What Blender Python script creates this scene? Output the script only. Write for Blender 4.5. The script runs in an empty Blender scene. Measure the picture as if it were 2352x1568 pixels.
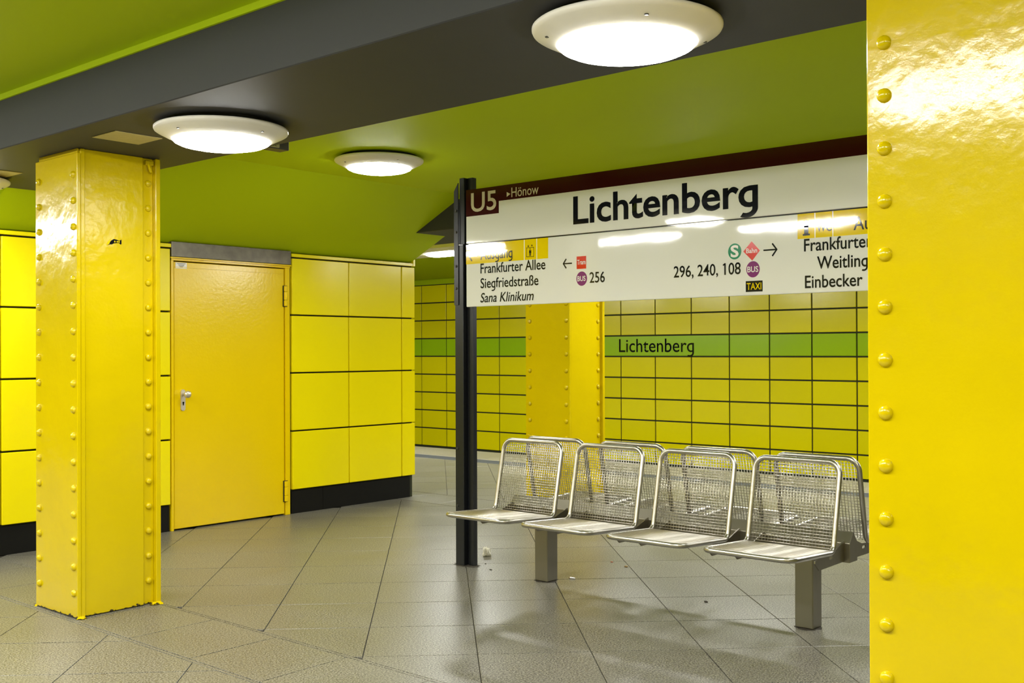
import bpy, bmesh, math, random
from mathutils import Vector, Matrix
from math import pi, sin, cos, radians, sqrt
random.seed(7)
SC = bpy.context.scene
COL = SC.collection

# ------------------------------------------------------------------ camera
YAW, PITCH, ROLL = radians(41.05), radians(.25), -.0035
EYE = Vector((0, 0, 1.35))
F0 = Vector((cos(YAW), sin(YAW), 0)); R0 = Vector((sin(YAW), -cos(YAW), 0)); U0 = Vector((0, 0, 1))
FW = F0*cos(PITCH) + U0*sin(PITCH); UP = U0*cos(PITCH) - F0*sin(PITCH)
RT = R0*cos(ROLL) + UP*sin(ROLL); UP = -R0*sin(ROLL) + UP*cos(ROLL)
cam = bpy.data.cameras.new('camera'); camo = bpy.data.objects.new('camera', cam); COL.objects.link(camo)
cam.sensor_width = 36; cam.lens = 2465/2352*36; cam.shift_y = 10.9/2352
cam.clip_start = .05; cam.clip_end = 100
m = Matrix((RT, UP, -FW)).transposed().to_4x4(); m.translation = EYE; camo.matrix_world = m
SC.camera = camo

def in_view(p, margin=60):
    d = Vector(p) - EYE; z = d.dot(FW)
    if z < .3: return None
    u = 1176 + 2465*d.dot(RT)/z; v = 794.9 - 2465*d.dot(UP)/z
    return z if (-margin < u < 2010+margin and -margin < v < 1568+margin) else None

# ------------------------------------------------------------------ world, light level
w = bpy.data.worlds.new('world'); SC.world = w; w.use_nodes = True
w.node_tree.nodes['Background'].inputs[0].default_value = (.05, .05, .05, 1)
w.node_tree.nodes['Background'].inputs[1].default_value = .2
SC.view_settings.view_transform = 'Standard'; SC.view_settings.look = 'None'
SC.view_settings.gamma = 1; SC.view_settings.use_curve_mapping = False
SC.view_settings.exposure = 1.3
LAMP_STRENGTH = 24.0      # round ceiling lamps
TUBE_STRENGTH = 37.0      # long lenses above the platform edges

# ------------------------------------------------------------------ materials
def nd(nt, t, **kw):
    n = nt.nodes.new(t)
    for k, v in kw.items(): setattr(n, k, v)
    return n
def mat(name, col, rough=.5, metal=0., bump=(), spec=.5, var=None, rnd=0., dirt=None, coat=0.):
    """bump: (scale, strength, distance) tuples; var: (scale, amount) colour mottling;
    rnd: per piece brightness change; dirt: (zmax, colour) grime near the floor"""
    M = bpy.data.materials.new(name); M.use_nodes = True
    nt = M.node_tree; b = nt.nodes['Principled BSDF']; L = nt.links.new
    b.inputs['Roughness'].default_value = rough; b.inputs['Metallic'].default_value = metal
    b.inputs['Specular IOR Level'].default_value = spec
    b.inputs['Coat Weight'].default_value = coat
    tc = nd(nt, 'ShaderNodeTexCoord')
    geo = nd(nt, 'ShaderNodeNewGeometry')
    rgb = nd(nt, 'ShaderNodeRGB'); rgb.outputs[0].default_value = (*col, 1)
    cur = rgb.outputs[0]
    if var:
        n = nd(nt, 'ShaderNodeTexNoise'); n.inputs['Scale'].default_value = var[0]; n.inputs['Detail'].default_value = 4
        L(geo.outputs['Position'], n.inputs['Vector'])
        mr = nd(nt, 'ShaderNodeMapRange'); mr.inputs[1].default_value = .3; mr.inputs[2].default_value = .7
        mr.inputs[3].default_value = 1-var[1]; mr.inputs[4].default_value = 1+var[1]
        L(n.outputs['Fac'], mr.inputs[0])
        hs = nd(nt, 'ShaderNodeHueSaturation'); L(cur, hs.inputs['Color']); L(mr.outputs[0], hs.inputs['Value'])
        cur = hs.outputs[0]
    if rnd:
        oi = nd(nt, 'ShaderNodeObjectInfo'); mr = nd(nt, 'ShaderNodeMapRange')
        mr.inputs[3].default_value = 1-rnd; mr.inputs[4].default_value = 1+rnd
        L(oi.outputs['Random'], mr.inputs[0])
        hs = nd(nt, 'ShaderNodeHueSaturation'); L(cur, hs.inputs['Color']); L(mr.outputs[0], hs.inputs['Value'])
        cur = hs.outputs[0]
    if dirt:
        sx = nd(nt, 'ShaderNodeSeparateXYZ'); L(geo.outputs['Position'], sx.inputs[0])
        mr = nd(nt, 'ShaderNodeMapRange'); mr.inputs[1].default_value = 0; mr.inputs[2].default_value = dirt[0]
        mr.inputs[3].default_value = .55; mr.inputs[4].default_value = 0
        L(sx.outputs[2], mr.inputs[0])
        n = nd(nt, 'ShaderNodeTexNoise'); n.inputs['Scale'].default_value = 38; n.inputs['Detail'].default_value = 6
        L(geo.outputs['Position'], n.inputs['Vector'])
        ad = nd(nt, 'ShaderNodeMath', operation='ADD'); L(n.outputs['Fac'], ad.inputs[0]); L(mr.outputs[0], ad.inputs[1])
        st = nd(nt, 'ShaderNodeMapRange'); st.inputs[1].default_value = .93; st.inputs[2].default_value = 1.0
        L(ad.outputs[0], st.inputs[0])
        mx = nd(nt, 'ShaderNodeMix', data_type='RGBA'); L(st.outputs[0], mx.inputs[0]); L(cur, mx.inputs[6])
        mx.inputs[7].default_value = (*dirt[1], 1); cur = mx.outputs[2]
    L(cur, b.inputs['Base Color'])
    prev = None
    for s, st, d in bump:
        n = nd(nt, 'ShaderNodeTexNoise'); n.inputs['Scale'].default_value = s; n.inputs['Detail'].default_value = 3
        L(geo.outputs['Position'], n.inputs['Vector'])
        bp = nd(nt, 'ShaderNodeBump'); bp.inputs['Strength'].default_value = st; bp.inputs['Distance'].default_value = d
        L(n.outputs['Fac'], bp.inputs['Height'])
        if prev: L(prev, bp.inputs['Normal'])
        prev = bp.outputs[0]
    if prev: L(prev, b.inputs['Normal'])
    return M
def emit(name, col, s):
    M = bpy.data.materials.new(name); M.use_nodes = True; nt = M.node_tree
    b = nt.nodes['Principled BSDF']; b.inputs['Base Color'].default_value = (.8, .8, .8, 1)
    b.inputs['Emission Color'].default_value = (*col, 1); b.inputs['Emission Strength'].default_value = s
    return M
def granite(name, col, scale=170):
    M = bpy.data.materials.new(name); M.use_nodes = True; nt = M.node_tree; L = nt.links.new
    b = nt.nodes['Principled BSDF']; geo = nd(nt, 'ShaderNodeNewGeometry')
    n1 = nd(nt, 'ShaderNodeTexNoise'); n1.inputs['Scale'].default_value = scale; n1.inputs['Detail'].default_value = 5; n1.inputs['Roughness'].default_value = .7
    L(geo.outputs['Position'], n1.inputs['Vector'])
    cr = nd(nt, 'ShaderNodeValToRGB'); e = cr.color_ramp.elements
    e[0].position = .42; e[0].color = tuple(c*.30 for c in col)+(1,)
    e[1].position = .58; e[1].color = tuple(min(1, c*2.1) for c in col)+(1,)
    k = e.new(.5); k.color = (*col, 1)
    L(n1.outputs['Fac'], cr.inputs[0])
    n2 = nd(nt, 'ShaderNodeTexNoise'); n2.inputs['Scale'].default_value = 1.6; n2.inputs['Detail'].default_value = 2
    n2.inputs['Distortion'].default_value = .6
    L(geo.outputs['Position'], n2.inputs['Vector'])
    mr = nd(nt, 'ShaderNodeMapRange'); mr.inputs[1].default_value = .35; mr.inputs[2].default_value = .65
    mr.inputs[3].default_value = .90; mr.inputs[4].default_value = 1.06; L(n2.outputs['Fac'], mr.inputs[0])
    oi = nd(nt, 'ShaderNodeObjectInfo'); mo = nd(nt, 'ShaderNodeMapRange'); mo.inputs[3].default_value = .97; mo.inputs[4].default_value = 1.03
    L(oi.outputs['Random'], mo.inputs[0])
    mu = nd(nt, 'ShaderNodeMath', operation='MULTIPLY'); L(mr.outputs[0], mu.inputs[0]); L(mo.outputs[0], mu.inputs[1])
    hs = nd(nt, 'ShaderNodeHueSaturation'); L(cr.outputs[0], hs.inputs['Color']); L(mu.outputs[0], hs.inputs['Value'])
    # small dark worn spots
    vo = nd(nt, 'ShaderNodeTexNoise'); vo.inputs['Scale'].default_value = 9; vo.inputs['Detail'].default_value = 2
    L(geo.outputs['Position'], vo.inputs['Vector'])
    vs = nd(nt, 'ShaderNodeMapRange'); vs.inputs[1].default_value = .76; vs.inputs[2].default_value = .78
    vs.inputs[3].default_value = 0; vs.inputs[4].default_value = .5; L(vo.outputs['Fac'], vs.inputs[0])
    mx = nd(nt, 'ShaderNodeMix', data_type='RGBA'); L(vs.outputs[0], mx.inputs[0]); L(hs.outputs[0], mx.inputs[6])
    mx.inputs[7].default_value = (.07, .06, .045, 1)
    L(mx.outputs[2], b.inputs['Base Color'])
    rr = nd(nt, 'ShaderNodeMapRange'); rr.inputs[1].default_value = .25; rr.inputs[2].default_value = .75
    rr.inputs[3].default_value = .28; rr.inputs[4].default_value = .36; L(n2.outputs['Fac'], rr.inputs[0])
    L(rr.outputs[0], b.inputs['Roughness'])
    b.inputs['Specular IOR Level'].default_value = .5
    bp = nd(nt, 'ShaderNodeBump'); bp.inputs['Strength'].default_value = .12; bp.inputs['Distance'].default_value = .001
    L(n1.outputs['Fac'], bp.inputs['Height']); L(bp.outputs[0], b.inputs['Normal'])
    return M
def brushed(name, col, rough=.3, axis=2):
    M = bpy.data.materials.new(name); M.use_nodes = True; nt = M.node_tree; L = nt.links.new
    b = nt.nodes['Principled BSDF']; b.inputs['Metallic'].default_value = 1
    b.inputs['Base Color'].default_value = (*col, 1)
    geo = nd(nt, 'ShaderNodeNewGeometry'); mp = nd(nt, 'ShaderNodeMapping')
    sc = [260, 260, 260]; sc[axis] = 6; mp.inputs['Scale'].default_value = sc
    L(geo.outputs['Position'], mp.inputs['Vector'])
    n = nd(nt, 'ShaderNodeTexNoise'); n.inputs['Scale'].default_value = 1; L(mp.outputs[0], n.inputs['Vector'])
    mr = nd(nt, 'ShaderNodeMapRange'); mr.inputs[3].default_value = rough-.07; mr.inputs[4].default_value = rough+.12
    L(n.outputs['Fac'], mr.inputs[0]); L(mr.outputs[0], b.inputs['Roughness'])
    bp = nd(nt, 'ShaderNodeBump'); bp.inputs['Strength'].default_value = .08; bp.inputs['Distance'].default_value = .001
    L(n.outputs['Fac'], bp.inputs['Height']); L(bp.outputs[0], b.inputs['Normal'])
    return M

YEL = (.63, .475, .0005)
M = dict(
 column=mat('column paint', YEL, .15, bump=((6, .16, .03), (70, .09, .004), (230, .05, .002)), var=(3, .03), dirt=(.035, (.05, .035, .008))),
 panel=mat('enamel panel yellow', (.92, .78, .0015), .20, bump=((2.5, .08, .02), (200, .02, .001)), rnd=.02, spec=.28),
 tile=mat('wall tile yellow', (.86, .76, .0015), .20, bump=((1.6, .08, .02),), rnd=.04),
 tile_green=mat('wall tile green', (.36, .60, .003), .20, bump=((1.6, .08, .02),), rnd=.03),
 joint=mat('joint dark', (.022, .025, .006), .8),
 door=mat('door paint', (.86, .61, .0004), .17, bump=((45, .16, .004), (160, .08, .002)), var=(2, .02), spec=.4),
 plinth=mat('black plinth', (.005, .005, .004), .5, bump=((90, .05, .002),), spec=.2),
 green=mat('green ceiling paint', (.46, .60, .0005), .62, bump=((180, .10, .002), (3, .05, .02)), spec=.2),
 grey=mat('grey beam paint', (.030, .031, .033), .62, bump=((180, .10, .002), (4, .05, .02))),
 white=mat('off white enamel', (.84, .81, .73), .35, bump=((150, .04, .001),), var=(8, .03)),
 sign=mat('white sign enamel', (.76, .76, .70), .045, bump=((4, .05, .01), (45, .018, .0015))),
 maroon=mat('maroon print', (.045, .006, .004), .10, bump=((45, .018, .0015),)),
 ink=mat('black print', (.006, .007, .010), .05, bump=((45, .02, .0015),)),
 cream=mat('cream print', (.62, .55, .40), .12),
 syellow=mat('yellow print', (.80, .60, .002), .045, bump=((4, .05, .01), (45, .018, .0015))),
 sred=mat('red print', (.62, .025, .008), .12),
 spurple=mat('purple print', (.20, .020, .15), .12),
 sgreen=mat('green print', (.0, .22, .09), .12),
 swhite=mat('white print', (.82, .80, .76), .12),
 post=mat('black post paint', (.007, .008, .0095), .32, bump=((60, .08, .002),), var=(30, .1)),
 bolt=mat('dark bolt', (.06, .06, .055), .35, metal=.6),
 tube=mat('satin steel tube', (.49, .47, .415), .29, metal=1., bump=((90, .03, .001),)),
 wire=mat('steel wire', (.62, .59, .52), .30, metal=1.),
 steel=brushed('satin steel', (.27, .25, .195), .36),
 zinc=mat('grey metal lintel', (.17, .155, .12), .36, metal=.75, var=(14, .2)),
 alu=mat('aluminium fitting', (.74, .68, .58), .35, metal=.8),
 granite=granite('granite slab', (.136, .129, .103), 130),
 grout=mat('floor joint', (.045, .040, .03), .8),
 tactile=mat('slate strip', (.05, .057, .070), .5, bump=((120, .2, .002),)),
 edge=granite('platform edge stone', (.22, .205, .16), 130),
 dark=mat('track bed dark', (.012, .011, .010), .9),
 access=mat('cream access panel', (.50, .42, .17), .6, var=(40, .06)),
 box=mat('dark grey box', (.050, .048, .040), .5),
 boxlabel=mat('label cream', (.42, .40, .22), .5),
 paper=mat('white tissue', (.85, .82, .72), .8, bump=((200, .2, .002),)),
 orange=mat('orange scrap', (.45, .12, .05), .6),
 tan=mat('tan scrap', (.35, .22, .07), .6),
 dirt=mat('dirt crust', (.045, .037, .025), .9, bump=((150, .6, .003),)),
 lamp=emit('lamp lens', (1, .985, .95), LAMP_STRENGTH),
 tubelamp=emit('tube lens', (1, .985, .96), TUBE_STRENGTH),
 trough=mat('trough enamel', (.78, .76, .55), .4),
)

# ------------------------------------------------------------------ helpers
def link(name, bm, material, parent=None, smooth=False, normals=True):
    if normals: bmesh.ops.recalc_face_normals(bm, faces=bm.faces)
    me = bpy.data.meshes.new(name); bm.to_mesh(me); bm.free()
    if smooth:
        for p in me.polygons: p.use_smooth = True
    me.materials.append(material)
    o = bpy.data.objects.new(name, me); COL.objects.link(o)
    if parent: o.parent = parent; o.matrix_parent_inverse = Matrix.Identity(4)
    return o
def inst(name, me, loc, parent=None, rot=None):
    o = bpy.data.objects.new(name, me); COL.objects.link(o); o.location = loc
    if rot: o.rotation_euler = rot
    if parent: o.parent = parent
    return o
def bx(bm, a, b, bev=0):
    x0, y0, z0 = a; x1, y1, z1 = b
    vs = [bm.verts.new(p) for p in ((x0,y0,z0),(x1,y0,z0),(x1,y1,z0),(x0,y1,z0),(x0,y0,z1),(x1,y0,z1),(x1,y1,z1),(x0,y1,z1))]
    fs = [bm.faces.new([vs[i] for i in f]) for f in ((3,2,1,0),(4,5,6,7),(0,1,5,4),(1,2,6,5),(2,3,7,6),(3,0,4,7))]
    if bev:
        es = {e for f in fs for e in f.edges}
        bmesh.ops.bevel(bm, geom=list(es), offset=bev, segments=1, affect='EDGES')
    return bm
def box(name, a, b, material, parent=None, bev=0):
    return link(name, bx(bmesh.new(), a, b, bev), material, parent)
def prism(bm, pts, axis, lo, hi):
    """extrude polygon pts (2D) along axis; axis 0: pts=(y,z), 1: (x,z), 2: (x,y)"""
    def P(p, c): return {0: (c, p[0], p[1]), 1: (p[0], c, p[1]), 2: (p[0], p[1], c)}[axis]
    A = [bm.verts.new(P(p, lo)) for p in pts]; B = [bm.verts.new(P(p, hi)) for p in pts]
    bm.faces.new(A); bm.faces.new(B[::-1])
    n = len(pts)
    for i in range(n): bm.faces.new((A[i], A[(i+1) % n], B[(i+1) % n], B[i]))
    return bm
def lathe(bm, prof, n=48, c=(0, 0, 0)):
    rings = []
    for r, z in prof:
        if r < 1e-6: rings.append([bm.verts.new((c[0], c[1], c[2]+z))])
        else: rings.append([bm.verts.new((c[0]+r*cos(2*pi*i/n), c[1]+r*sin(2*pi*i/n), c[2]+z)) for i in range(n)])
    for a, b in zip(rings, rings[1:]):
        for i in range(n):
            j = (i+1) % n
            if len(a) == 1 and len(b) == 1: continue
            if len(a) == 1: bm.faces.new((a[0], b[i], b[j]))
            elif len(b) == 1: bm.faces.new((a[i], b[0], a[j]))
            else: bm.faces.new((a[i], b[i], b[j], a[j]))
    return bm
def fillet(pts, rad, closed=True, seg=7):
    out = []; n = len(pts)
    for i in range(n):
        p = Vector(pts[i]); r = rad[i] if isinstance(rad, (list, tuple)) else rad
        if not closed and i in (0, n-1) or r == 0: out.append(p); continue
        a = (Vector(pts[i-1])-p).normalized(); b = (Vector(pts[(i+1) % n])-p).normalized()
        ang = a.angle(b); d = r/math.tan(ang/2); h = r/sin(ang/2)
        c = p+(a+b).normalized()*h; s = p+a*d-c; e = p+b*d-c; tot = s.angle(e)
        for k in range(seg+1):
            t = k/seg
            out.append(c+(s*sin((1-t)*tot)+e*sin(t*tot))/sin(tot))
    return out
def sweep(bm, pts, r, n=10, closed=False):
    pts = [Vector(p) for p in pts]; N = len(pts); rings = []
    tang = []
    for i in range(N):
        if closed: t = (pts[(i+1) % N]-pts[i-1])
        else: t = pts[min(i+1, N-1)]-pts[max(i-1, 0)]
        tang.append(t.normalized())
    ref = Vector((0, 0, 1)) if abs(tang[0].z) < .9 else Vector((1, 0, 0))
    u = tang[0].cross(ref).normalized()
    for i in range(N):
        u = (u-tang[i]*u.dot(tang[i])).normalized(); v = tang[i].cross(u)
        rings.append([bm.verts.new(pts[i]+(u*cos(2*pi*k/n)+v*sin(2*pi*k/n))*r) for k in range(n)])
    if closed:   # align the last ring with the first
        best = min(range(n), key=lambda s: (rings[-1][s].co-rings[0][0].co).length)
    for i in range(N if closed else N-1):
        a, b = rings[i], rings[(i+1) % N]; off = 0
        if closed and i == N-1: a = a[best:]+a[:best]
        for k in range(n): bm.faces.new((a[k], a[(k+1) % n], b[(k+1) % n], b[k]))
    if not closed: bm.faces.new(rings[0][::-1]); bm.faces.new(rings[-1])
    return bm
def tag(o, label=None, cat=None, group=None, kind=None):
    if label: o['label'] = label
    if cat: o['category'] = cat
    if group: o['group'] = group
    if kind: o['kind'] = kind
    return o
def empty(name, loc=(0, 0, 0)):
    o = bpy.data.objects.new(name, None); COL.objects.link(o); o.location = loc; o.empty_display_size = .1
    return o
def copy_tree(o, parent=None):
    c = o.copy(); COL.objects.link(c); c.parent = parent
    for ch in list(o.children): copy_tree(ch, c)
    return c
def clip(poly, axis, val, keep_less):
    out = []; n = len(poly)
    f = (lambda p: p[axis] <= val+1e-9) if keep_less else (lambda p: p[axis] >= val-1e-9)
    for i in range(n):
        a, b = poly[i], poly[(i+1) % n]; fa, fb = f(a), f(b)
        if fa: out.append(a)
        if fa != fb:
            t = (val-a[axis])/(b[axis]-a[axis]); out.append((a[0]+t*(b[0]-a[0]), a[1]+t*(b[1]-a[1])))
    return out
def area(p): return abs(sum(p[i][0]*p[(i+1) % len(p)][1]-p[(i+1) % len(p)][0]*p[i][1] for i in range(len(p))))/2

# text -> mesh
_capcache = {}
def text_mesh(body, off=0.0):
    hooks = 'g' in body
    body = body.replace('g', 'q')
    cu = bpy.data.curves.new('t', 'FONT'); cu.body = body; cu.offset = off; cu.resolution_u = 4
    cu.fill_mode = 'BOTH'; cu.extrude = 0
    o = bpy.data.objects.new('t', cu); COL.objects.link(o)
    dg = bpy.context.evaluated_depsgraph_get(); me = bpy.data.meshes.new_from_object(o.evaluated_get(dg))
    bpy.data.objects.remove(o); bpy.data.curves.remove(cu)
    if '1' in body:      # flag on the plain bar of the figure one
        bm = bmesh.new(); bm.from_mesh(me); seen = set(); bars = []
        for v in bm.verts:
            if v in seen: continue
            isl, todo = [], [v]
            while todo:
                q = todo.pop()
                if q in seen: continue
                seen.add(q); isl.append(q); todo += [e.other_vert(q) for e in q.link_edges]
            xs = [q.co.x for q in isl]; ys = [q.co.y for q in isl]
            if max(xs)-min(xs) < .16 and max(ys)-min(ys) > .45: bars.append((min(xs), max(ys)))
        for xl, yt in bars:
            bm.faces.new([bm.verts.new((xl+a, yt+b, 0)) for a, b in ((.03, 0), (-.12, -.085), (-.085, -.165), (.03, -.10))])
        bm.to_mesh(me); bm.free()
    if hooks:      # give every q the curled tail of a single-storey g
        bm = bmesh.new(); bm.from_mesh(me)
        lo = min(v.co.y for v in bm.verts)
        low = sorted([v for v in bm.verts if v.co.y < lo+.02], key=lambda v: v.co.x)
        groups = []
        for v in low:
            if groups and v.co.x-groups[-1][0].co.x < .2: groups[-1].append(v)
            else: groups.append([v])
        for gr in groups:
            xl, xr = min(v.co.x for v in gr), max(v.co.x for v in gr); w_ = xr-xl
            ys_ = -.05
            for v in gr: v.co.y = ys_
            rx, ry = .265, abs(lo-ys_)+.012; n = 12; prev = None
            for k in range(n+1):
                t = -radians(122)*k/n
                o_ = bm.verts.new((xr-rx+rx*cos(t), ys_+ry*sin(t), 0)); i_ = bm.verts.new((xr-rx+(rx-w_)*cos(t), ys_+(ry-w_*.86)*sin(t), 0))
                if prev: bm.faces.new((prev[0], o_, i_, prev[1]))
                prev = (o_, i_)
        bm.to_mesh(me); bm.free()
    return me
def cap(off):
    if off not in _capcache:
        me = text_mesh('H', off); _capcache[off] = (min(v.co.y for v in me.vertices), max(v.co.y for v in me.vertices))
    return _capcache[off]
def lettering(body, y0, y1, zb, ch, x, material, parent, off=.0, shear=0., name='lettering', drop=0.):
    """text on a plane x=const facing -X. y0 left end, y1 right end, zb baseline, ch capital height; drop: baseline change per metre"""
    me = text_mesh(body, off); me.name = name
    lo, hi = cap(off)
    for v in me.vertices: v.co.x += shear*v.co.y
    xs = [v.co.x for v in me.vertices]; a, b = min(xs), max(xs)
    for v in me.vertices:
        t = (v.co.x-a)/(b-a); zz = (v.co.y-lo)/(hi-lo)*ch
        v.co = Vector((x, y0+(y1-y0)*t, zb+zz))
    me.materials.clear(); me.materials.append(material)
    o = bpy.data.objects.new(name, me); COL.objects.link(o); o.parent = parent
    return o

# ------------------------------------------------------------------ levels
ZB, ZC = 2.39, 2.665            # underside of the beams, of the ceiling
YW = 7.24                       # wall with the door
X_FAR = 13.9
EDGE_R, EDGE_L = 10.62, -.82
Y0, Y1 = -6.0, 22.0

# ================================================================== FLOOR
floor = link('floor', bx(bmesh.new(), (EDGE_L, Y0, -1.1), (EDGE_R, Y1, -.006)), M['grout']); tag(floor, kind='structure')
cells = []      # (poly, matname, piece name)
def diag_field(xa, xb, s0, t0, st=.509):
    for i in range(-50, 50):
        for j in range(-50, 60):
            s, t = s0+i*st, t0+j*st
            P = [((tt+ss)/sqrt(2), (tt-ss)/sqrt(2)) for ss, tt in ((s, t), (s+st, t), (s+st, t+st), (s, t+st))]
            P = clip(clip(P, 0, xa, False), 0, xb, True) if P else P
            if len(P) > 2: P = clip(P, 1, Y0, False)
            if len(P) > 2: P = clip(P, 1, Y1, True)
            if len(P) > 2 and area(P) > .003: cells.append((P, 'granite', 'slab'))
def band(xa, xb, ys, st, m='granite', n='slab'):
    y = ys
    while y > Y0: y -= st
    while y < Y1:
        cells.append(([(xa, max(y, Y0)), (xb, max(y, Y0)), (xb, min(y+st, Y1)), (xa, min(y+st, Y1))], m, n)); y += st
diag_field(EDGE_L+1.07, 2.612, -1.578, 4.63)
band(2.613, 2.630, .0, 1.54, n='joint_strip'); band(2.632, 3.099, 4.70, .5145); band(3.101, 3.117, .0, 1.54, n='joint_strip')
diag_field(3.118, 6.702, .1725, 4.787)
band(6.703, 6.719, .0, 1.54, n='joint_strip'); band(6.721, 7.180, 4.70, .5145); band(7.182, 7.198, .0, 1.54, n='joint_strip')
diag_field(7.20, 9.545, .082, 4.95)
band(9.55, 9.83, .1, .30, 'tactile', 'tactile_slab'); band(9.835, EDGE_R, .3, .80, 'edge', 'edge_slab')
band(EDGE_L, -.035, .3, .80, 'edge', 'edge_slab'); band(-.03, .245, .1, .30, 'tactile', 'tactile_slab')
def hid(c):    # under the service block
    return 2.99 < c[0] < 6.88 and c[1] > YW+.05
near = []; rest = []
for P, mm, nn in cells:
    c = (sum(p[0] for p in P)/len(P), sum(p[1] for p in P)/len(P))
    if hid(c): continue
    z = in_view((c[0], c[1], 0))
    if z and nn != 'joint_strip' and not (c[0] > 7.2 and c[1] < 1): near.append((z, P, mm, nn))
    elif z and nn == 'joint_strip': near.append((z-5, P, mm, nn))
    else: rest.append((P, mm, nn))
near.sort(key=lambda q: q[0])
lim = {'slab': 230, 'tactile_slab': 30, 'edge_slab': 14, 'joint_strip': 20}
cnt = {}
def slab_bm(bm, P, z, g=.0022):
    n = len(P); cx = sum(p[0] for p in P)/n; cy = sum(p[1] for p in P)/n
    Q = [Vector((p[0], p[1], 0)) for p in P]
    # inset each edge by g
    def inset(d, zz):
        out = []
        ar = sum(Q[i].x*Q[(i+1) % n].y-Q[(i+1) % n].x*Q[i].y for i in range(n)); sg = 1 if ar > 0 else -1
        for i in range(n):
            a = (Q[i]-Q[i-1]).normalized(); b = (Q[(i+1) % n]-Q[i]).normalized()
            na = Vector((-a.y, a.x, 0))*sg; nb = Vector((-b.y, b.x, 0))*sg
            k = na+nb; k = k/max(.35, k.dot(na)); out.append(bm.verts.new((Q[i].x+k.x*d, Q[i].y+k.y*d, zz)))
        return out
    A = inset(g, z-.008); B = inset(g, z-.0012); C_ = inset(g+.0012, z)
    bm.faces.new(C_)
    for i in range(n):
        j = (i+1) % n
        bm.faces.new((B[i], B[j], C_[j], C_[i])); bm.faces.new((A[i], A[j], B[j], B[i]))
def dedup(P):
    out = []
    for p in P:
        if not out or (abs(p[0]-out[-1][0])+abs(p[1]-out[-1][1])) > 1e-3: out.append(p)
    if len(out) > 1 and (abs(out[0][0]-out[-1][0])+abs(out[0][1]-out[-1][1])) < 1e-3: out.pop()
    return out
for z, P, mm, nn in near:
    P = dedup(P)
    if len(P) < 3: continue
    if cnt.get(nn, 0) >= lim[nn]: rest.append((P, mm, nn)); continue
    cnt[nn] = cnt.get(nn, 0)+1
    bm = bmesh.new(); slab_bm(bm, P, random.uniform(-.0003, .0003), .0006 if nn == 'joint_strip' else .0022)
    link(nn, bm, M[mm], floor)
for mm in ('granite', 'tactile', 'edge'):
    bm = bmesh.new()
    for P, m2, nn in rest:
        if m2 == mm:
            P = dedup(P)
            if len(P) > 2: slab_bm(bm, P, 0)
    o = link({'granite': 'slab_field', 'tactile': 'tactile_field', 'edge': 'edge_field'}[mm], bm, M[mm], floor); o['kind'] = 'stuff'

track = link('floor', bx(bmesh.new(), (-4.4, Y0, -1.3), (X_FAR+.4, Y1, -1.1)), M['dark']); tag(track, kind='structure')

# ================================================================== CEILING
ceil_ = link('ceiling', bx(bmesh.new(), (-4.4, Y0, ZC), (X_FAR+.4, Y1, ZC+.2)), M['green']); tag(ceil_, kind='structure')
def beam(xa, xb):
    b = link('ceiling_beam', bx(bmesh.new(), (xa, Y0, ZB), (xb, Y1, ZC), .004), M['grey']); tag(b, kind='structure')
    link('lip', bx(bx(bmesh.new(), (xa-.012, Y0, ZC-.028), (xa-.001, Y1, ZC)), (xb+.001, Y0, ZC-.028), (xb+.012, Y1, ZC)), M['green'], b)
    return b
b1 = beam(2.42, 3.295); b2 = beam(6.56, 7.43)
# sloping soffit over the service block (underside of a stair)
ZE = ZB-(YW+.03-6.83)*.478; 
ys = 6.83-(ZC-ZB)/.478
bm = bmesh.new(); prism(bm, [(ys, ZC), (YW+.03, ZE), (YW+.10, ZE-.02), (YW+.4, ZE), (YW+.4, ZC)], 0, 3.0, 6.925)
sof = link('ceiling', bm, M['green']); tag(sof, kind='structure')

# ================================================================== WALL WITH DOOR
wall = link('wall_back', bx(bx(bmesh.new(), (2.99, YW+.035, 0), (4.405, YW+3.4, 2.16)), (5.52, YW+.035, 0), (6.93, YW+3.4, 2.16)), M['joint']); tag(wall, kind='structure')
bm = bmesh.new(); bx(bm, (4.405, YW+.12, 0), (5.52, YW+3.4, 2.16)); link('wall_infill', bm, M['joint'], wall)
XS = [[2.975, 3.146, 3.768, 4.408], [5.526, 6.146, 6.774, 6.945]]
ZS = [.197, .689, 1.173, 1.655, 2.133]
g = .0065
for xs in XS:
    for i in range(len(xs)-1):
        for k in range(4):
            dy = random.uniform(0, .003)
            box('panel', (xs[i]+g*.95, YW+dy, ZS[k]+g), (xs[i+1]-g*.95, YW+.033, ZS[k+1]-g), M['panel'], wall, .0035)
    box('coping', (xs[0], YW-.004, 2.139), (xs[-1]-(.03 if xs[-1] > 6 else 0), YW+.033, 2.166), M['panel'], wall, .002)
for k in range(4):  # right return side and left return side
    for j in range(5):
        box('panel', (6.9125, YW+.04+j*.62, ZS[k]+g), (6.945, YW+.04+(j+1)*.62-g, ZS[k+1]-g), M['panel'], wall, .003)
        box('panel', (2.975, YW+.04+j*.62, ZS[k]+g), (3.005, YW+.04+(j+1)*.62-g, ZS[k+1]-g), M['panel'], wall, .003)
box('coping', (6.922, YW+.0, 2.139), (6.945, YW+.3, 2.215), M['panel'], wall, .002)
# plinth
pl = link('baseboard_back', bx(bx(bmesh.new(), (3.03, YW+.02, 0), (4.40, YW+.034, .190)), (5.535, YW+.02, 0), (5.865, YW+.034, .190), .001), M['plinth']); tag(pl, kind='structure')
box('plinth_board', (5.868, YW+.02, 0), (6.888, YW+.034, .190), M['plinth'], pl, .001)
box('plinth_board', (6.89, YW+.036, 0), (6.90, YW+3.3, .190), M['plinth'], pl, .001)

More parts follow.
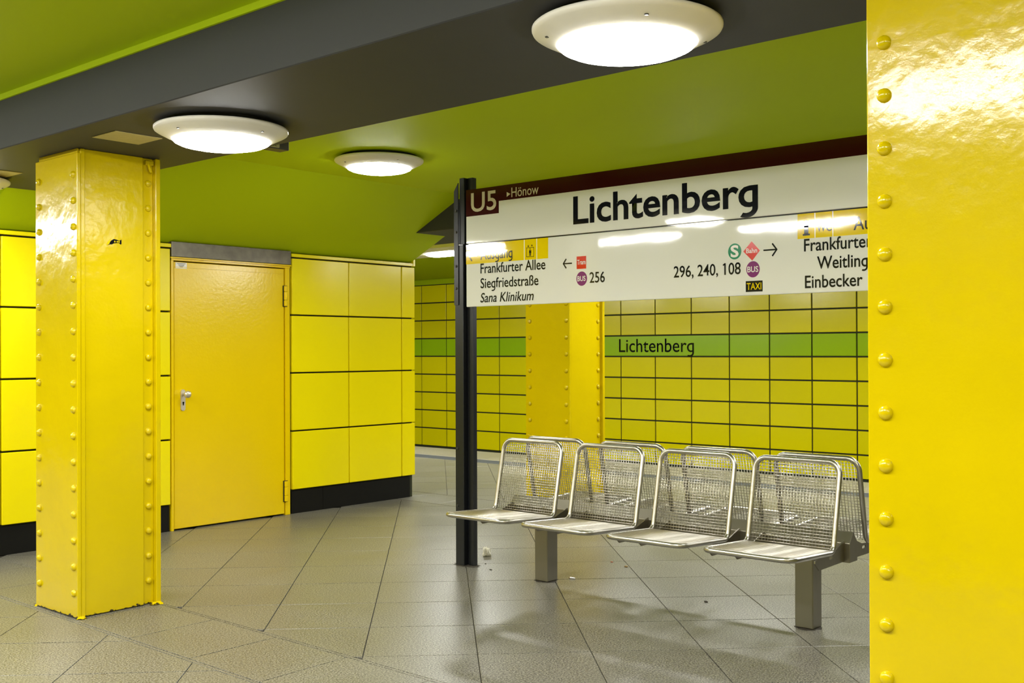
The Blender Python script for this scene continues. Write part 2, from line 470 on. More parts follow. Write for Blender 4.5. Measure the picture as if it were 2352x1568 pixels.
# door
door = empty('door_1', (4.96, YW, 0)); tag(door, kind='structure')
def dl(p): return (p[0]-4.96, p[1]-YW, p[2])
def dbox(n, a, b, mm, par=door, bev=0): return link(n, bx(bmesh.new(), dl(a), dl(b), bev), M[mm], par)
leaf = dbox('door_leaf', (4.438, YW+.012, .012), (5.457, YW+.06, 2.034), 'door', bev=.003)
bm = bmesh.new(); bx(bm, dl((4.412, YW+.004, 0)), dl((4.432, YW+.07, 2.064)), .002)
bx(bm, dl((5.466, YW+.006, .0)), dl((5.512, YW+.07, 2.064)), .002)
bx(bm, dl((4.412, YW+.002, 2.042)), dl((5.512, YW+.07, 2.066)), .002)
bx(bm, dl((4.405, YW-.012, 2.058)), dl((5.517, YW+.07, 2.068)), .001)
link('door_frame', bm, M['door'], door)
bm = bmesh.new(); bx(bm, dl((4.44, YW+.008, 1.992)), dl((5.43, YW+.012, 1.996)), 0); link('edge_fold', bm, M['door'], leaf)
dbox('lintel', (4.407, YW-.010, 2.070), (5.514, YW+.05, 2.185), 'zinc', bev=.003)
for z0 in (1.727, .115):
    bm = bmesh.new()
    for a, b in ((0, .048), (.050, .118), (.120, .165)):
        lathe(bm, [(0, a), (.014, a), (.0165, a+.003), (.0165, b-.003), (.014, b), (0, b)], 14, dl((5.463, YW-.006, z0)))
    hg = link('hinge', bm, M['door'], door, smooth=False)
    link('hinge_shade', bx(bmesh.new(), dl((5.443, YW+.004, z0-.005)), dl((5.484, YW+.0114, z0+.170))), M['joint'], hg)  # dark plate standing in for the shadow around the hinge
bm = bmesh.new(); pts = []
for k in range(24):
    t = 2*pi*k/24; pts.append((.019*cos(t), .019*sin(t)+(.062 if sin(t) >= 0 else -.062)))
prism(bm, [(4.510-4.96+x, .985+z) for x, z in pts], 1, .001, .011); 
plate = link('handle_plate', bm, M['alu'], leaf)
bm = bmesh.new(); lathe(bm, [(0, 0), (.013, 0), (.012, .035), (.024, .043), (.028, .055), (.026, .066), (.014, .073), (0, .074)], 20)
bmesh.ops.rotate(bm, verts=bm.verts, matrix=Matrix.Rotation(pi/2, 3, 'X'))
bmesh.ops.translate(bm, verts=bm.verts, vec=(4.512-4.96, 0, 1.030))
link('knob', bm, M['alu'], leaf, smooth=True)
bm = bmesh.new(); prism(bm, [(4.510-4.96+.007*cos(2*pi*k/16), .966+.007*sin(2*pi*k/16)) for k in range(16)], 1, -.002, .002)
prism(bm, [(4.506-4.96, .964), (4.514-4.96, .964), (4.5135-4.96, .946), (4.5065-4.96, .946)], 1, -.002, .002); link('keyhole', bm, M['ink'], leaf)
dbox('sticker', (4.452, YW+.009, 1.985), (4.548, YW+.0118, 2.030), 'swhite', leaf)

bm = bmesh.new()
for z0, w0 in ((2.020, .036), (2.011, .026), (2.003, .022), (1.996, .014)): bx(bm, dl((4.500-w0, YW+.0084, z0)), dl((4.500+w0, YW+.0092, z0+.003)))
o = link('print_lines', bm, M['ink'], leaf); o['kind'] = 'stuff'
# ================================================================== FAR TRACK WALL
def tile_wall(name, x, face, y_lo, y_hi, individual):
    s = -1 if face < 0 else 1
    W = link(name, bx(bmesh.new(), (min(x-s*.02, x-s*.4), Y0, -1.1), (max(x-s*.02, x-s*.4), Y1, ZC)), M['joint']); tag(W, kind='structure')
    zs = [-1.045, -.718, -.389, -.060, .269, .598, .927, 1.256, 1.582, 1.912, 2.236, 2.568]
    pitch = .643; k0 = int((y_lo-5.97)/pitch)-1; k1 = int((y_hi-5.97)/pitch)+1
    gy, gz = .010, .011
    bmy, bmg = bmesh.new(), bmesh.new(); ny = 0; shared = {}
    for r in range(len(zs)-1):
        if individual and zs[r+1] < -.3: continue
        for k in range(k0, k1):
            ya = 5.97+k*pitch; yb = ya+pitch; green = r == 7
            if individual and green and 7.85 < ya < 10.4:
                if abs(ya-(5.97+3*pitch)) > .01: continue
                yb = ya+4*pitch
            a = (x-s*.02, ya+gy, zs[r]+gz); b = (x, yb-gy, zs[r+1]-gz)
            vis = individual and (in_view((x, (ya+yb)/2, (a[2]+b[2])/2), 260) is not None) and zs[r+1] > -.3
            if vis:
                key = (r, round(yb-ya, 3))
                if key not in shared:
                    bm = bmesh.new(); bx(bm, (min(0, -s*.02), -(yb-ya)/2+gy, -(zs[r+1]-zs[r])/2+gz), (max(0, -s*.02), (yb-ya)/2-gy, (zs[r+1]-zs[r])/2-gz), .003)
                    o = link('tile', bm, M['tile_green'] if green else M['tile'], W); shared[key] = o.data
                    o.location = (x, (ya+yb)/2, (zs[r]+zs[r+1])/2)
                    if yb-ya > 1: o['label'] = 'long green tile with the station name in black'
                else: inst('tile', shared[key], (x, (ya+yb)/2, (zs[r]+zs[r+1])/2), W)
            else: bx(bmg if green else bmy, (min(a[0], b[0]), a[1], a[2]), (max(a[0], b[0]), b[1], b[2]))
    for bm, mm in ((bmy, 'tile'), (bmg, 'tile_green')):
        if len(bm.verts): o = link('tile_field', bm, M[mm], W); o['kind'] = 'stuff'
        else: bm.free()
    return W
wf = tile_wall('wall_right', X_FAR, -1, 3.5, 17, True)
lettering('Lichtenberg', 9.861, 8.494, 1.325, .205, X_FAR-.0015, M['ink'], wf, off=.004)
link('lip', bx(bmesh.new(), (X_FAR-.012, Y0, 2.572), (X_FAR+.02, Y1, ZC)), M['green'], wf)
wn = tile_wall('wall_left', -4.0, 1, -5, 20, False)
for n_, a, b in (('wall_front', (-4.4, Y0-.2, -1.1), (X_FAR+.4, Y0, ZC)), ('wall_end', (-4.4, Y1, -1.1), (X_FAR+.4, Y1+.2, ZC))):
    o = link(n_, bx(bmesh.new(), a, b), M['tile']); tag(o, kind='structure')

# ================================================================== COLUMNS
def make_column(x, y, label):
    """x, y: the corner nearest to the camera (X small, Y small)"""
    W, D = .468, .455
    r = empty('steel_column', (x, y, 0)); tag(r, label, 'column')
    H = ZB-.001
    bm = bmesh.new(); bx(bm, (0, 0, .004), (.020, D, H-.025), .003); link('flange_plate', bm, M['column'], r)
    bm = bmesh.new(); bx(bm, (W-.028, 0, .004), (W, D, H), .003); link('flange_plate', bm, M['column'], r)
    bm = bmesh.new(); bx(bm, (.0205, .004, .004), (.046, D-.004, H), .004); link('angle_bar', bm, M['column'], r)
    bm = bmesh.new(); bx(bm, (.0465, .015, .004), (.375, D-.015, H), .003); link('web_plate', bm, M['column'], r)
    bm = bmesh.new(); bx(bm, (.3755, .030, .004), (W-.0285, D-.03, H), .002); link('rivet_strip', bm, M['column'], r)
    bm = bmesh.new(); bx(bm, (.010, .02, H-.0245), (.020, D-.02, H), .001); link('cap_plate', bm, M['column'], r)
    bm = bmesh.new()
    for cx, cy, a in ((.02, .0, .03), (W-.02, .0, .032), (.02, D, .03), (W-.04, -.002, .03)):
        lathe(bm, [(0, .014), (a*.5, .012), (a, 0)], 9, (cx, cy, .0))
    link('base_weld', bm, M['column'], r)
    bm = bmesh.new(); R = .0185
    lathe(bm, [(R, 0), (R*.96, .006), (R*.8, .011), (R*.5, .0145), (0, .016)], 14)
    me = link('rivet', bm, M['column'], r, smooth=True); data = me.data
    rots = {'x': (0, -pi/2, 0), 'y': (pi/2, 0, 0)}
    first = True
    for k in range(17):
        z = .127+k*.1330
        for loc, ro in (((-.0002, .036, z), 'x'), ((-.0002, D-.046, z), 'x'), ((.411, .0298, z), 'y'), ((.0585, D+.0, z), None)):
            if ro is None: continue
            if first: me.location = loc; me.rotation_euler = rots[ro]; first = False
            else: inst('rivet', data, loc, r, rots[ro])
    return r
ca = make_column(2.652, 5.228, 'riveted yellow steel column at left with a torn black sticker on its front')
cb = copy_tree(ca); cb.location = (2.652, .655, 0); cb['label'] = 'huge riveted yellow column cut off by the right edge, standing nearest'
cc = copy_tree(ca); cc.location = (6.672, 5.208, 0); cc['label'] = 'far riveted yellow column behind the bench seats and below the sign'
# shackle on the left column
bm = bmesh.new(); sweep(bm, [(.405, .022, 2.365), (.400, .004, 2.355), (.402, -.004, 2.335), (.410, -.002, 2.315), (.420, .008, 2.312), (.424, .02, 2.325)], .008, 8)
bx(bm, (.385, .0, 2.35), (.43, .03, 2.375), .004)
link('shackle', bm, M['column'], ca)
# torn sticker
bm = bmesh.new()
pts = [(.170,1.905),(.182,1.914),(.186,1.925),(.192,1.932),(.206,1.941),(.222,1.939),(.236,1.934),(.244,1.938),(.249,1.941),(.249,1.917),(.243,1.915),(.236,1.922),(.222,1.921),(.206,1.918),(.196,1.912),(.186,1.912)]
prism(bm, pts, 1, .0135, .0148); st = link('sticker', bm, M['ink'], ca); st['label'] = 'torn black sticker scrap'
bm = bmesh.new()
for x0 in (.208, .222, .232): bx(bm, (x0, .0128, 1.924), (x0+.007, .0134, 1.932))
prism(bm, [(.164,1.909),(.172,1.909),(.186,1.927),(.182,1.933),(.170,1.922)], 1, .0138, .0146); link('sticker_paper', bm, M['syellow'], st)

# ================================================================== CEILING LAMPS
def make_lamp(loc, label):
    r = empty('ceiling_lamp', loc); tag(r, label, 'ceiling lamp', 'round white lamps under the ceiling')
    bm = bmesh.new(); lathe(bm, [(.262, 0), (.262, -.022), (.10, -.022)], 56); link('base', bm, M['plinth'], r, smooth=False)  # black mount, the shadow gap above the rim put into its colour
    bm = bmesh.new(); lathe(bm, [(.24, -.020), (.296, -.020), (.300, -.023), (.300, -.030), (.297, -.036), (.288, -.042), (.224, -.074), (.219, -.076), (.215, -.073)], 72)
    link('rim', bm, M['white'], r, smooth=True)
    bm = bmesh.new(); lathe(bm, [(.217, -.073), (.212, -.084), (.19, -.094), (.15, -.103), (.10, -.109), (.05, -.112), (0, -.113)], 56); link('lens', bm, M['lamp'], r, smooth=True)
    bm = bmesh.new(); lathe(bm, [(0, 0), (.0075, 0), (.006, -.003), (0, -.003)], 10)
    s = link('screw', bm, M['bolt'], r); 
    for k in range(4):
        a = radians(48+90*k); p = (.254*cos(a), .254*sin(a), -.0585); rt = (0, 0, 0)
        if k == 0: s.location = p
        else: inst('screw', s.data, p, r)
    return r
l0 = make_lamp((2.790, 1.945, ZB), 'largest round white lamp, on the grey beam at top right')
def lamp_copy(loc, label, rz=0):
    c = copy_tree(l0); c.location = loc; c['label'] = label; c.rotation_euler = (0, 0, rz); return c
lamp_copy((2.833, 4.225, ZB), 'round white lamp on the grey beam beside the left yellow column', .9)
lamp_copy((2.60, 6.60, ZB), 'round lamp at the left edge of the picture, only its rim showing', .3)
lamp_copy((4.885, 5.44, ZC), 'small round white lamp on the green ceiling above the door', .5)
# same lamps further along, outside the picture, that light the platform
lamp_copy((2.79, -.33, ZB), 'round white lamp on the grey beam behind the viewer')
lamp_copy((4.885, .9, ZC), 'round white lamp on the green ceiling behind the near column')
for y_ in (4.22, 1.95): lamp_copy((6.99, y_, ZB), 'round white lamp on the far grey beam, hidden behind the sign' if y_ > 3 else 'round white lamp on the far grey beam, hidden behind the near column')

# ================================================================== TROUGHS OVER THE EDGES
def make_trough(xa, xb, starts, label, length=1.2):
    r = empty('light_trough', ((xa+xb)/2, 8, 2.53)); tag(r, label, 'light fitting')
    h = (xb-xa)/2
    bm = bmesh.new(); bx(bm, (-h+.08, Y0-8, .07), (h-.08, Y1-8, ZC-2.53)); link('hanger_shade', bm, M['plinth'], r)  # mounting strip, blackened to imitate the shadow gap above the housing
    bm = bmesh.new(); prism(bm, [(-h, .068), (-h, .03), (-h+.10, 0), (h-.10, 0), (h, .03), (h, .068)], 1, Y0-8, Y1-8); link('housing', bm, M['trough'], r)
    bm = bmesh.new(); rw = .098
    n = 10; prof = [(rw*cos(pi*k/n), -.036*sin(pi*k/n)) for k in range(n+1)]
    rings = []
    for t, sc_ in ((0, .05), (.03, .55), (.08, .85), (.16, 1), (length-.16, 1), (length-.08, .85), (length-.03, .55), (length, .05)):
        rings.append([bm.verts.new((x*(.55+.45*sc_), t, z*sc_-.001)) for x, z in prof])
    for a, b in zip(rings, rings[1:]):
        for k in range(n): bm.faces.new((a[k], a[k+1], b[k+1], b[k]))
    o = link('lens', bm, M['tubelamp'], r, smooth=True)
    for i, y in enumerate(starts):
        if i == 0: o.location = (0, y-8, 0)
        else: inst('lens', o.data, (0, y-8, 0), r)
    return r
make_trough(8.90, 9.62, [8.22-1.95*k for k in range(-3, 6)], 'long light trough over the far platform edge behind the sign post')
make_trough(.05, .75, [17.6, 15.65, 13.7, 11.75, 9.75, 8.27, 5.88, 4.0, 2.45, .95, -1.0, -2.95], 'long light trough over the near platform edge above the viewer')

# ================================================================== ACCESS PANELS, BOX
for x0, y0, lb in ((2.572, 4.70, 'cream square access plate on the grey beam beside the round lamp'), (2.575, 6.20, 'cream square access plate on the grey beam at the left edge')):
    r = box('access_plate', (x0, y0, ZB-.004), (x0+.245, y0+.222, ZB-.0005), M['access'], None, .001); tag(r, lb, 'cover plate')
r = empty('ceiling_box', (3.42, 4.70, 2.42)); tag(r, 'small dark box with a label hanging behind the grey beam at the lamp', 'box')
def cbox(n, a, b, mm, bev=0, par=r): return link(n, bx(bmesh.new(), tuple(a[i]-(3.42, 4.70, 2.42)[i] for i in range(3)), tuple(b[i]-(3.42, 4.70, 2.42)[i] for i in range(3)), bev), M[mm], par)
cbox('housing', (3.30, 4.665, 2.425), (3.548, 4.745, ZC), 'box', .004)
cbox('front_frame', (3.31, 4.655, 2.452), (3.525, 4.664, 2.60), 'box', .002)
lab = cbox('name_plate', (3.34, 4.652, 2.430), (3.475, 4.6635, 2.450), 'boxlabel')
me = text_mesh('PIEPER', .02); xs = [v.co.x for v in me.vertices]; yy = [v.co.y for v in me.vertices]
for v in me.vertices: v.co = Vector((3.352-3.42+(v.co.x-min(xs))/(max(xs)-min(xs))*.105, 4.6512-4.70, 2.4345-2.42+(v.co.y-min(yy))/(max(yy)-min(yy))*.011))
me.materials.clear(); me.materials.append(M['ink']); o = bpy.data.objects.new('lettering', me); COL.objects.link(o); o.parent = lab

# ================================================================== STATION SIGN
XSG = 4.88
sg = empty('station_sign', (XSG, 3.16, 0)); tag(sg, 'white station sign between black posts, name and exits on it', 'sign')
SO = (XSG, 3.16, 0)
def s(p): return (p[0]-SO[0], p[1]-SO[1], p[2])
def sbox(n, a, b, mm, bev=0, par=None): return link(n, bx(bmesh.new(), s(a), s(b), bev), M[mm], par or sg)
YL, YR = 4.628, 1.757
up_ = sbox('name_board', (XSG, YR, 2.021), (XSG+.035, YL, 2.357), 'sign', .003)
lo_ = sbox('direction_board', (XSG, YR, 1.626), (XSG+.035, YL, 2.014), 'sign', .003)
sbox('joint_bar', (XSG+.012, YR+.01, 2.0135), (XSG+.03, YL-.01, 2.0215), 'ink')
def flat(n, par, y0, z0, y1, z1, mm, lay=1):   # thin print
    return link(n, bx(bmesh.new(), s((XSG-.0004*lay, min(y0, y1), z0)), s((XSG+.0006, max(y0, y1), z1))), M[mm], par)
def shape(n, par, pts, mm, lay=1):
    bm = bmesh.new(); prism(bm, [(p[0]-SO[1], p[1]) for p in pts], 0, -.0004*lay, .0005); return link(n, bm, M[mm], par)
def txt(par, body, y0, y1, zb, ch, mm, off=0., shear=0., lay=3):
    return lettering(body, y0-SO[1], y1-SO[1], zb, ch, -.0004*lay-.0003, M[mm], par, off, shear)
flat('line_band', up_, YL-.0005, 2.264, YR+.0005, 2.3565, 'maroon')
flat('line_box', up_, YL-.0005, 2.190, 4.352, 2.270, 'maroon', 1.2)
txt(up_, 'U5', 4.583, 4.372, 2.215, .118, 'cream', .012)
shape('arrow', up_, [(4.287, 2.312), (4.287, 2.283), (4.258, 2.2975)], 'cream', 3)
txt(up_, 'Hönow', 4.249, 4.036, 2.277, .057, 'cream', .004)
txt(up_, 'Lichtenberg', 3.779, 2.606, 2.074, .160, 'ink', .019)
flat('exit_band', lo_, YL-.0005, 1.892, 3.966, 2.0135, 'syellow')
flat('divider', lo_, 4.152, 1.892, 4.147, 2.0135, 'swhite', 2); flat('divider', lo_, 4.055, 1.892, 4.050, 2.0135, 'swhite', 2)
def arrow(par, tip, tail, z, w, mm='ink', t=.0075):
    d = 1 if tail > tip else -1
    bm = bmesh.new()
    L_ = abs(tail-tip)
    prism(bm, [(tip+d*.004-SO[1], z-t/2), (tail-SO[1], z-t/2), (tail-SO[1], z+t/2), (tip+d*.004-SO[1], z+t/2)], 0, -.0014, .0004)
    for sg_ in (1, -1):
        a = (tip, z); b = (tip+d*w*.92, z+sg_*w); nx = t*.62
        prism(bm, [(a[0]-SO[1], a[1]), (a[0]+d*nx*2-SO[1], a[1]), (b[0]+d*nx*.9-SO[1], b[1]-sg_*nx*.3), (b[0]-d*nx*.4-SO[1], b[1]+sg_*nx*.8)], 0, -.0014-.0001*sg_, .0004)
    return link('arrow', bm, M[mm], par)
arrow(lo_, 4.605, 4.528, 1.940, .028)
txt(lo_, 'Ausgang', 4.505, 4.243, 1.914, .062, 'ink', .006)
# lift pictogram
bm = bmesh.new(); ya, yb, za, zb_ = 4.133, 4.074, 1.908, 1.965; t = .003
for a, b in (((ya, za), (yb, za+t)), ((ya, zb_-t), (yb, zb_)), ((ya, za), (ya-t, zb_)), ((yb+t, za), (yb, zb_))):
    bx(bm, (-.0012, min(a[0], b[0])-SO[1], a[1]), (.0004, max(a[0], b[0])-SO[1], b[1]))
link('lift_frame', bm, M['ink'], lo_)
bm = bmesh.new(); yc = 4.1035
prism(bm, [(yc+.0042*cos(2*pi*k/12)-SO[1], 1.955+.0035*sin(2*pi*k/12)) for k in range(12)], 0, -.0012, .0004)
prism(bm, [(yc-.008-SO[1], 1.948), (yc+.008-SO[1], 1.948), (yc+.0085-SO[1], 1.930), (yc-.0085-SO[1], 1.930)], 0, -.0012, .0004)
bx(bm, (-.0012, yc+.001-SO[1], 1.914), (.0004, yc+.006-SO[1], 1.930)); bx(bm, (-.0012, yc-.006-SO[1], 1.914), (.0004, yc-.001-SO[1], 1.930))
link('figure', bm, M['ink'], lo_)
bm = bmesh.new()
for yc2, dr in ((4.118, -1), (4.090, 1)):
    zc = 1.974
    prism(bm, [(yc2+.0075-SO[1], zc-dr*.001), (yc2-.0075-SO[1], zc-dr*.001), (yc2-SO[1], zc+dr*.007)], 0, -.0012, .0004)
    bx(bm, (-.0011, yc2-.001-SO[1], zc-.007), (.0004, yc2+.001-SO[1], zc+.007))
link('lift_arrows', bm, M['ink'], lo_)
for body, y0, y1, zb in (('Frankfurter Allee', 4.505, 3.987, 1.829), ('Siegfriedstraße', 4.505, 4.040, 1.738)):
    txt(lo_, body, y0, y1, zb, .061, 'ink', .009)
txt(lo_, 'Sana Klinikum', 4.507, 4.077, 1.650, .058, 'ink', .009, .2)
arrow(lo_, 3.857, 3.790, 1.853, .026)
flat('tram_box', lo_, 3.756, 1.817, 3.688, 1.889, 'sred'); txt(lo_, 'Tram', 3.751, 3.692, 1.842, .027, 'swhite', .010)
def disc(par, y, z, ry, rz, mm): return shape('disc', par, [(y+ry*cos(2*pi*k/40), z+rz*sin(2*pi*k/40)) for k in range(40)], mm)
disc(lo_, 3.720, 1.761, .038, .041, 'spurple'); txt(lo_, 'BUS', 3.750, 3.692, 1.747, .029, 'swhite', .012)
txt(lo_, '256', 3.663, 3.557, 1.734, .060, 'ink', .009)
txt(lo_, '296, 240, 108', 3.104, 2.705, 1.737, .060, 'ink', .009)
disc(lo_, 2.739, 1.854, .038, .041, 'sgreen'); txt(lo_, 'S', 2.762, 2.716, 1.824, .061, 'swhite', .03)
shape('diamond', lo_, [(2.690, 1.850), (2.643, 1.899), (2.597, 1.850), (2.640, 1.801)], 'sred'); txt(lo_, 'Bahn', 2.673, 2.612, 1.840, .024, 'swhite', .012)
arrow(lo_, 2.500, 2.577, 1.849, .030)
disc(lo_, 2.636, 1.7575, .0375, .041, 'spurple'); txt(lo_, 'BUS', 2.667, 2.606, 1.743, .029, 'swhite', .012)
flat('taxi_box', lo_, 2.677, 1.644, 2.583, 1.699, 'ink'); txt(lo_, 'TAXI', 2.671, 2.589, 1.6545, .034, 'syellow', .010)
flat('exit_band', lo_, 2.393, 1.892, YR+.0005, 2.0135, 'syellow')
flat('divider', lo_, 2.304, 1.892, 2.300, 2.0135, 'swhite', 2); flat('divider', lo_, 2.213, 1.892, 2.209, 2.0135, 'swhite', 2)
bm = bmesh.new(); yc = 2.347
prism(bm, [(yc+.0115*cos(2*pi*k/16)-SO[1], 1.971+.0105*sin(2*pi*k/16)) for k in range(16)], 0, -.0012, .0004)
for a, b, c, d in ((.017, 1.946, -.011, 1.954), (.011, 1.914, -.011, 1.954), (.0185, 1.906, -.0185, 1.915)): bx(bm, (-.0012, yc+c-SO[1], b), (.0004, yc+a-SO[1], d))
link('info_mark', bm, M['ink'], lo_)
txt(lo_, 'WC', 2.293, 2.217, 1.920, .044, 'ink', .004)
txt(lo_, 'Ausgang', 2.108, 1.846, 1.914, .062, 'ink', .006); arrow(lo_, 1.775, 1.83, 1.940, .024)
txt(lo_, 'Frankfurter', 2.359, 2.018, 1.829, .061, 'ink', .011)
txt(lo_, 'Weitling', 2.292, 2.040, 1.740, .061, 'ink', .011)
txt(lo_, 'Einbecker', 2.355, 2.065, 1.650, .061, 'ink', .011)
# posts
def post(y, sgn):
    """y: outer edge; sgn=-1 body runs to smaller Y"""
    def yy(a, b): return (y+sgn*a, y+sgn*b) if sgn > 0 else (y+sgn*b, y+sgn*a)
    bm = bmesh.new(); a, b = yy(0, .072); bx(bm, s((4.885, a, .0)), s((4.950, b, 2.02)), .003)
    P = link('post', bm, M['post'], sg)
    bm = bmesh.new(); a, b = yy(.079, .125); bx(bm, s((4.918, a, .0)), s((4.955, b, 2.44)), .003); link('post_channel', bm, M['post'], P)
    bm = bmesh.new(); a, b = yy(.072, .080); bx(bm, s((4.925, a, .0)), s((4.948, b, 2.43)), 0)
    link('post_web', bm, M['ink'], P)
    bm = bmesh.new(); a, b = yy(.036, .078); bx(bm, s((4.890, a, 2.02)), s((4.950, b, 2.44)), .003); link('post_extension', bm, M['post'], P)
    bm = bmesh.new(); q = [(0, 1.64), (0, 2.36), (.036, 2.41), (.036, 1.64)]
    prism(bm, [(y+sgn*c-SO[1], z) for c, z in q], 0, 4.879-XSG, 4.8845-XSG); link('fishplate', bm, M['post'], P)
    bm = bmesh.new(); a, b = yy(-.012, 0); bx(bm, s((4.90, a, 2.03)), s((4.955, b, 2.30)), .002); link('side_plate', bm, M['post'], P)
    bm = bmesh.new(); lathe(bm, [(0, .006), (.007, .005), (.0085, 0)], 10); bo = link('bolt', bm, M['bolt'], P)
    zs = [2.235, 2.10, 1.885, 1.745, .735, .375]
    for i, z in enumerate(zs):
        loc = s((4.8785 if z > 1.6 else 4.8845, y+sgn*.020, z))
        if i == 0: bo.location = loc; bo.rotation_euler = (0, -pi/2, 0)
        else: inst('bolt', bo.data, loc, P, (0, -pi/2, 0))
    bm = bmesh.new()
    random.seed(3); n = 26; ring = []
    cx, cy = 4.925-XSG, y+sgn*.06-SO[1]
    c0 = bm.verts.new((cx, cy, .006))
    for k in range(n):
        t_ = 2*pi*k/n; rr = random.uniform(.8, 1.2); ring.append(bm.verts.new((cx+.058*rr*cos(t_), cy+.098*rr*sin(t_), .0006)))
    for k in range(n): bm.faces.new((c0, ring[k], ring[(k+1) % n]))
    link('dirt_crust', bm, M['dirt'], P)
post(4.732, -1); post(1.655, 1)

# ================================================================== BENCH
BX = 4.90
bench = empty('platform_bench', (BX, 3.19, 0)); tag(bench, 'back to back steel bench with wire mesh seats below the station sign', 'bench')
def b_(p): return (p[0]-BX, p[1]-3.19, p[2])
for ya, yb in ((2.308, 2.402), (3.957, 4.053)):
    bm = bmesh.new(); bx(bm, b_((4.850, ya, .002)), b_((4.948, yb, .350)), .004); lg = link('leg', bm, M['steel'], bench)
    bm = bmesh.new(); random.seed(int(ya*10)); n = 22; cx, cy = 4.90-BX, (ya+yb)/2-3.19
    c0 = bm.verts.new((cx, cy, .003)); ring = [bm.verts.new((cx+.062*random.uniform(.9, 1.3)*cos(2*pi*k/n), cy+.062*random.uniform(.9, 1.3)*sin(2*pi*k/n), .0005)) for k in range(n)]
    for k in range(n): bm.faces.new((c0, ring[k], ring[(k+1) % n]))
    link('dirt_crust', bm, M['dirt'], lg)
bm = bmesh.new(); prism(bm, [(4.857-BX, .345), (4.857-BX, .437), (4.900-BX, .487), (4.945-BX, .437), (4.945-BX, .345)], 1, 2.125-3.19, 4.25-3.19)
bmesh.ops.bevel(bm, geom=bm.edges[:], offset=.002, segments=1, affect='EDGES'); link('beam', bm, M['steel'], bench)
def stadium(cx, cz, l, r, n=8):
    return [(cx+l/2+r*cos(t), cz+r*sin(t)) for t in [-pi/2+pi*k/n for k in range(n+1)]]+[(cx-l/2+r*cos(t), cz+r*sin(t)) for t in [pi/2+pi*k/n for k in range(n+1)]]
def arm_bm(sx):
    """plate in the X-Z plane from beam outwards; sx=-1 camera side"""
    bm = bmesh.new()
    outer = [(.043, .350), (.043, .448), (.16, .408), (.205, .404), (.30, .404), (.350, .396), (.352, .384), (.312, .348)]
    hole = stadium(.185, .388, .03, .0065)[::1]
    vo = [bm.verts.new((sx*x, 0, z)) for x, z in outer]
    vh = [bm.verts.new((sx*x, 0, z)) for x, z in hole]
    es = [bm.edges.new((vo[i], vo[(i+1) % len(vo)])) for i in range(len(vo))]+[bm.edges.new((vh[i], vh[(i+1) % len(vh)])) for i in range(len(vh))]
    bmesh.ops.triangle_fill(bm, use_beauty=True, edges=es)
    r = bmesh.ops.extrude_face_region(bm, geom=bm.faces[:]); bmesh.ops.translate(bm, verts=[v for v in r['geom'] if isinstance(v, bmesh.types.BMVert)], vec=(0, .006, 0))
    return bm
arms = {}
centers = [4.020, 3.466, 2.914, 2.362]
HW = .220; XF, ZF = -.615, .437; XR, ZR = -.185, .412; XT, ZT = -.100, .823; RT_ = .0127
def seat_parts():
    pts = [(XF, -HW, ZF), (XF, HW, ZF), (XR, HW, ZR), (XT, HW, ZT), (XT, -HW, ZT), (XR, -HW, ZR)]
    loop = fillet(pts, [.055, .055, .045, .060, .060, .045])
    f = bmesh.new(); sweep(f, loop, RT_, 12, True)
    # mesh: wires run along back then bend along the seat; flat wires across
    wr = .0018
    bk = bmesh.new(); stt = bmesh.new()
    d = Vector((XT-XR, 0, ZT-ZR)); Lb = d.length; d.normalize(); nb = Vector((d.z, 0, -d.x))
    def inner(t, L_, r):   # half width available at distance t from the far rounded end
        e = L_-t
        if e < r: return HW-r+sqrt(max(0, r*r-(r-e)**2))
        return HW
    ncol = 27
    for i in range(ncol):
        y = -HW+(i+.5)*(2*HW)/ncol
        dy = HW-abs(y); tt = Lb
        if dy < .06: tt = Lb-.06+sqrt(max(0, .06**2-(.06-dy)**2))
        p0 = Vector((XR, y, ZR))+d*.018; p1 = Vector((XR, y, ZR))+d*(tt-.004)
        sweep(bk, [p0, p1], wr, 5)
    nrow = 28
    for i in range(nrow):
        t = .012+(i+.3)*(Lb-.014)/nrow; hw = inner(t, Lb, .06)-.003
        c = Vector((XR, 0, ZR))+d*t-nb*.0026
        sweep(bk, [c+Vector((0, -hw, 0)), c+Vector((0, hw, 0))], wr, 5)
    e = Vector((XF-XR, 0, ZF-ZR)); Ls = e.length; e.normalize(); ne = Vector((-e.z, 0, e.x))
    if ne.z < 0: ne = -ne
    for i in range(ncol):
        y = -HW+(i+.5)*(2*HW)/ncol; dy = HW-abs(y); tt = Ls
        if dy < .055: tt = Ls-.055+sqrt(max(0, .055**2-(.055-dy)**2))
        sweep(stt, [Vector((XR, y, ZR))+e*.012+Vector((0, 0, .006)), Vector((XR, y, ZR))+e*(tt-.004)+Vector((0, 0, .004))], wr, 5)
    nr2 = 23
    for i in range(nr2):
        t = .012+(i+.3)*(Ls-.014)/nr2; hw = inner(t, Ls, .055)-.003
        c = Vector((XR, 0, ZR))+e*t+Vector((0, 0, .0082))
        sweep(stt, [c+Vector((0, -hw, 0)), c+Vector((0, hw, 0))], wr, 5)
    return f, bk, stt
f, bk, stt = seat_parts()
proto = link('seat', f, M['tube'], bench, smooth=True)
o1 = link('backrest_mesh', bk, M['wire'], proto, smooth=True); o2 = link('seat_mesh', stt, M['wire'], proto, smooth=True)
o1['kind'] = 'stuff'; o2['kind'] = 'stuff'
k = 0
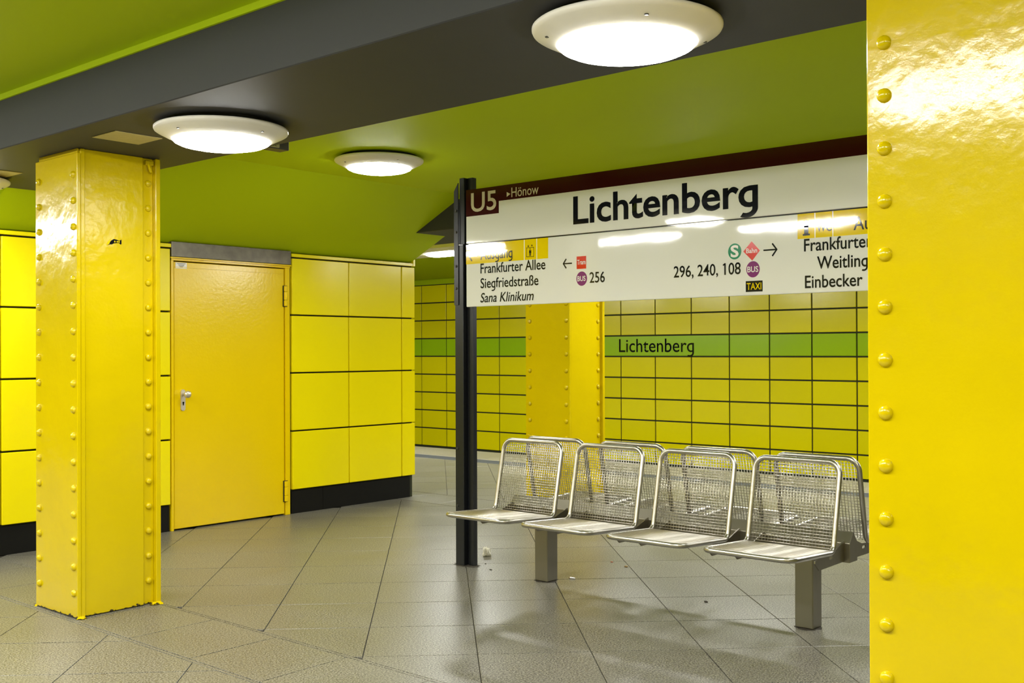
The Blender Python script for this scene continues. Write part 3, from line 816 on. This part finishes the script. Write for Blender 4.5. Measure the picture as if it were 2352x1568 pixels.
for side in (-1, 1):
    for c in centers:
        if k == 0: so = proto
        else: so = copy_tree(proto, bench)
        cy = c+(.0 if side < 0 else .0)
        so.location = (0, cy-3.19, 0); so.rotation_euler = (0, 0, 0 if side < 0 else pi); k += 1
        for dy in (-.210, .204):
            if side not in arms:
                a = link('arm', arm_bm(side), M['steel'], bench); arms[side] = a.data
            else: a = inst('arm', arms[side], (0, 0, 0), bench)
            a.location = (0, cy+dy-3.19, 0)

# ================================================================== SMALL THINGS ON THE FLOOR
random.seed(11)
bm = bmesh.new()
bmesh.ops.create_icosphere(bm, subdivisions=3, radius=.024)
for v in bm.verts:
    n_ = v.co.normalized(); a = math.atan2(n_.y, n_.x)
    v.co *= (1+.22*sin(3*a+1.2)+.25*sin(5*a+4*n_.z)+random.uniform(-.10, .10)); v.co.z = max(v.co.z*1.05, -.018)
    if v.co.z > .012: v.co.z += .016*abs(sin(2.1*a+.4))
t_ = link('tissue', bm, M['paper']); t_.location = (5.225, 4.775, .0195); t_.rotation_euler = (0, 0, .5)
tag(t_, 'crumpled white tissue on the floor right of the black sign post', 'tissue')
bm = bmesh.new(); sweep(bm, [(0, -.020, 0), (0, .013, 0)], .0042, 10); c_ = link('cigarette_butt', bm, M['swhite']); 
bm = bmesh.new(); sweep(bm, [(0, .0132, 0), (0, .020, 0)], .0042, 10); link('filter', bm, M['tan'], c_)
c_.location = (5.030, 3.914, .0048); c_.rotation_euler = (0, 0, radians(10)); tag(c_, 'white cigarette butt on the floor just right of the far bench leg', 'cigarette')
def scrap(name, loc, size, mm, lab, cat, sd):
    random.seed(sd); bm = bmesh.new(); bmesh.ops.create_icosphere(bm, subdivisions=2, radius=1)
    for v in bm.verts: v.co = Vector((v.co.x*size[0], v.co.y*size[1], v.co.z*size[2]))*random.uniform(.8, 1.15)
    for v in bm.verts: v.co.z = max(v.co.z, -size[2]*.8)
    o = link(name, bm, M[mm]); o.location = (loc[0], loc[1], size[2]*.82); tag(o, lab, cat); return o
scrap('scrap', (5.581, 4.023), (.006, .012, .003), 'orange', 'tiny reddish scrap on the floor below the second seat', 'litter', 1)
scrap('scrap', (5.515, 3.866), (.008, .013, .005), 'tan', 'small tan crumb on a floor joint below the third seat', 'litter', 2)
scrap('scrap', (5.019, 2.998), (.007, .012, .005), 'dirt', 'small dark crumb on the floor between the two bench legs', 'litter', 3)
scrap('scrap', (4.905, 4.452), (.004, .012, .003), 'dirt', 'dark sliver on the floor between sign post and far bench leg', 'litter', 4)
scrap('scrap', (5.02, 4.60), (.005, .006, .003), 'dirt', 'dark speck on the floor close beside the foot of the sign post', 'litter', 5)
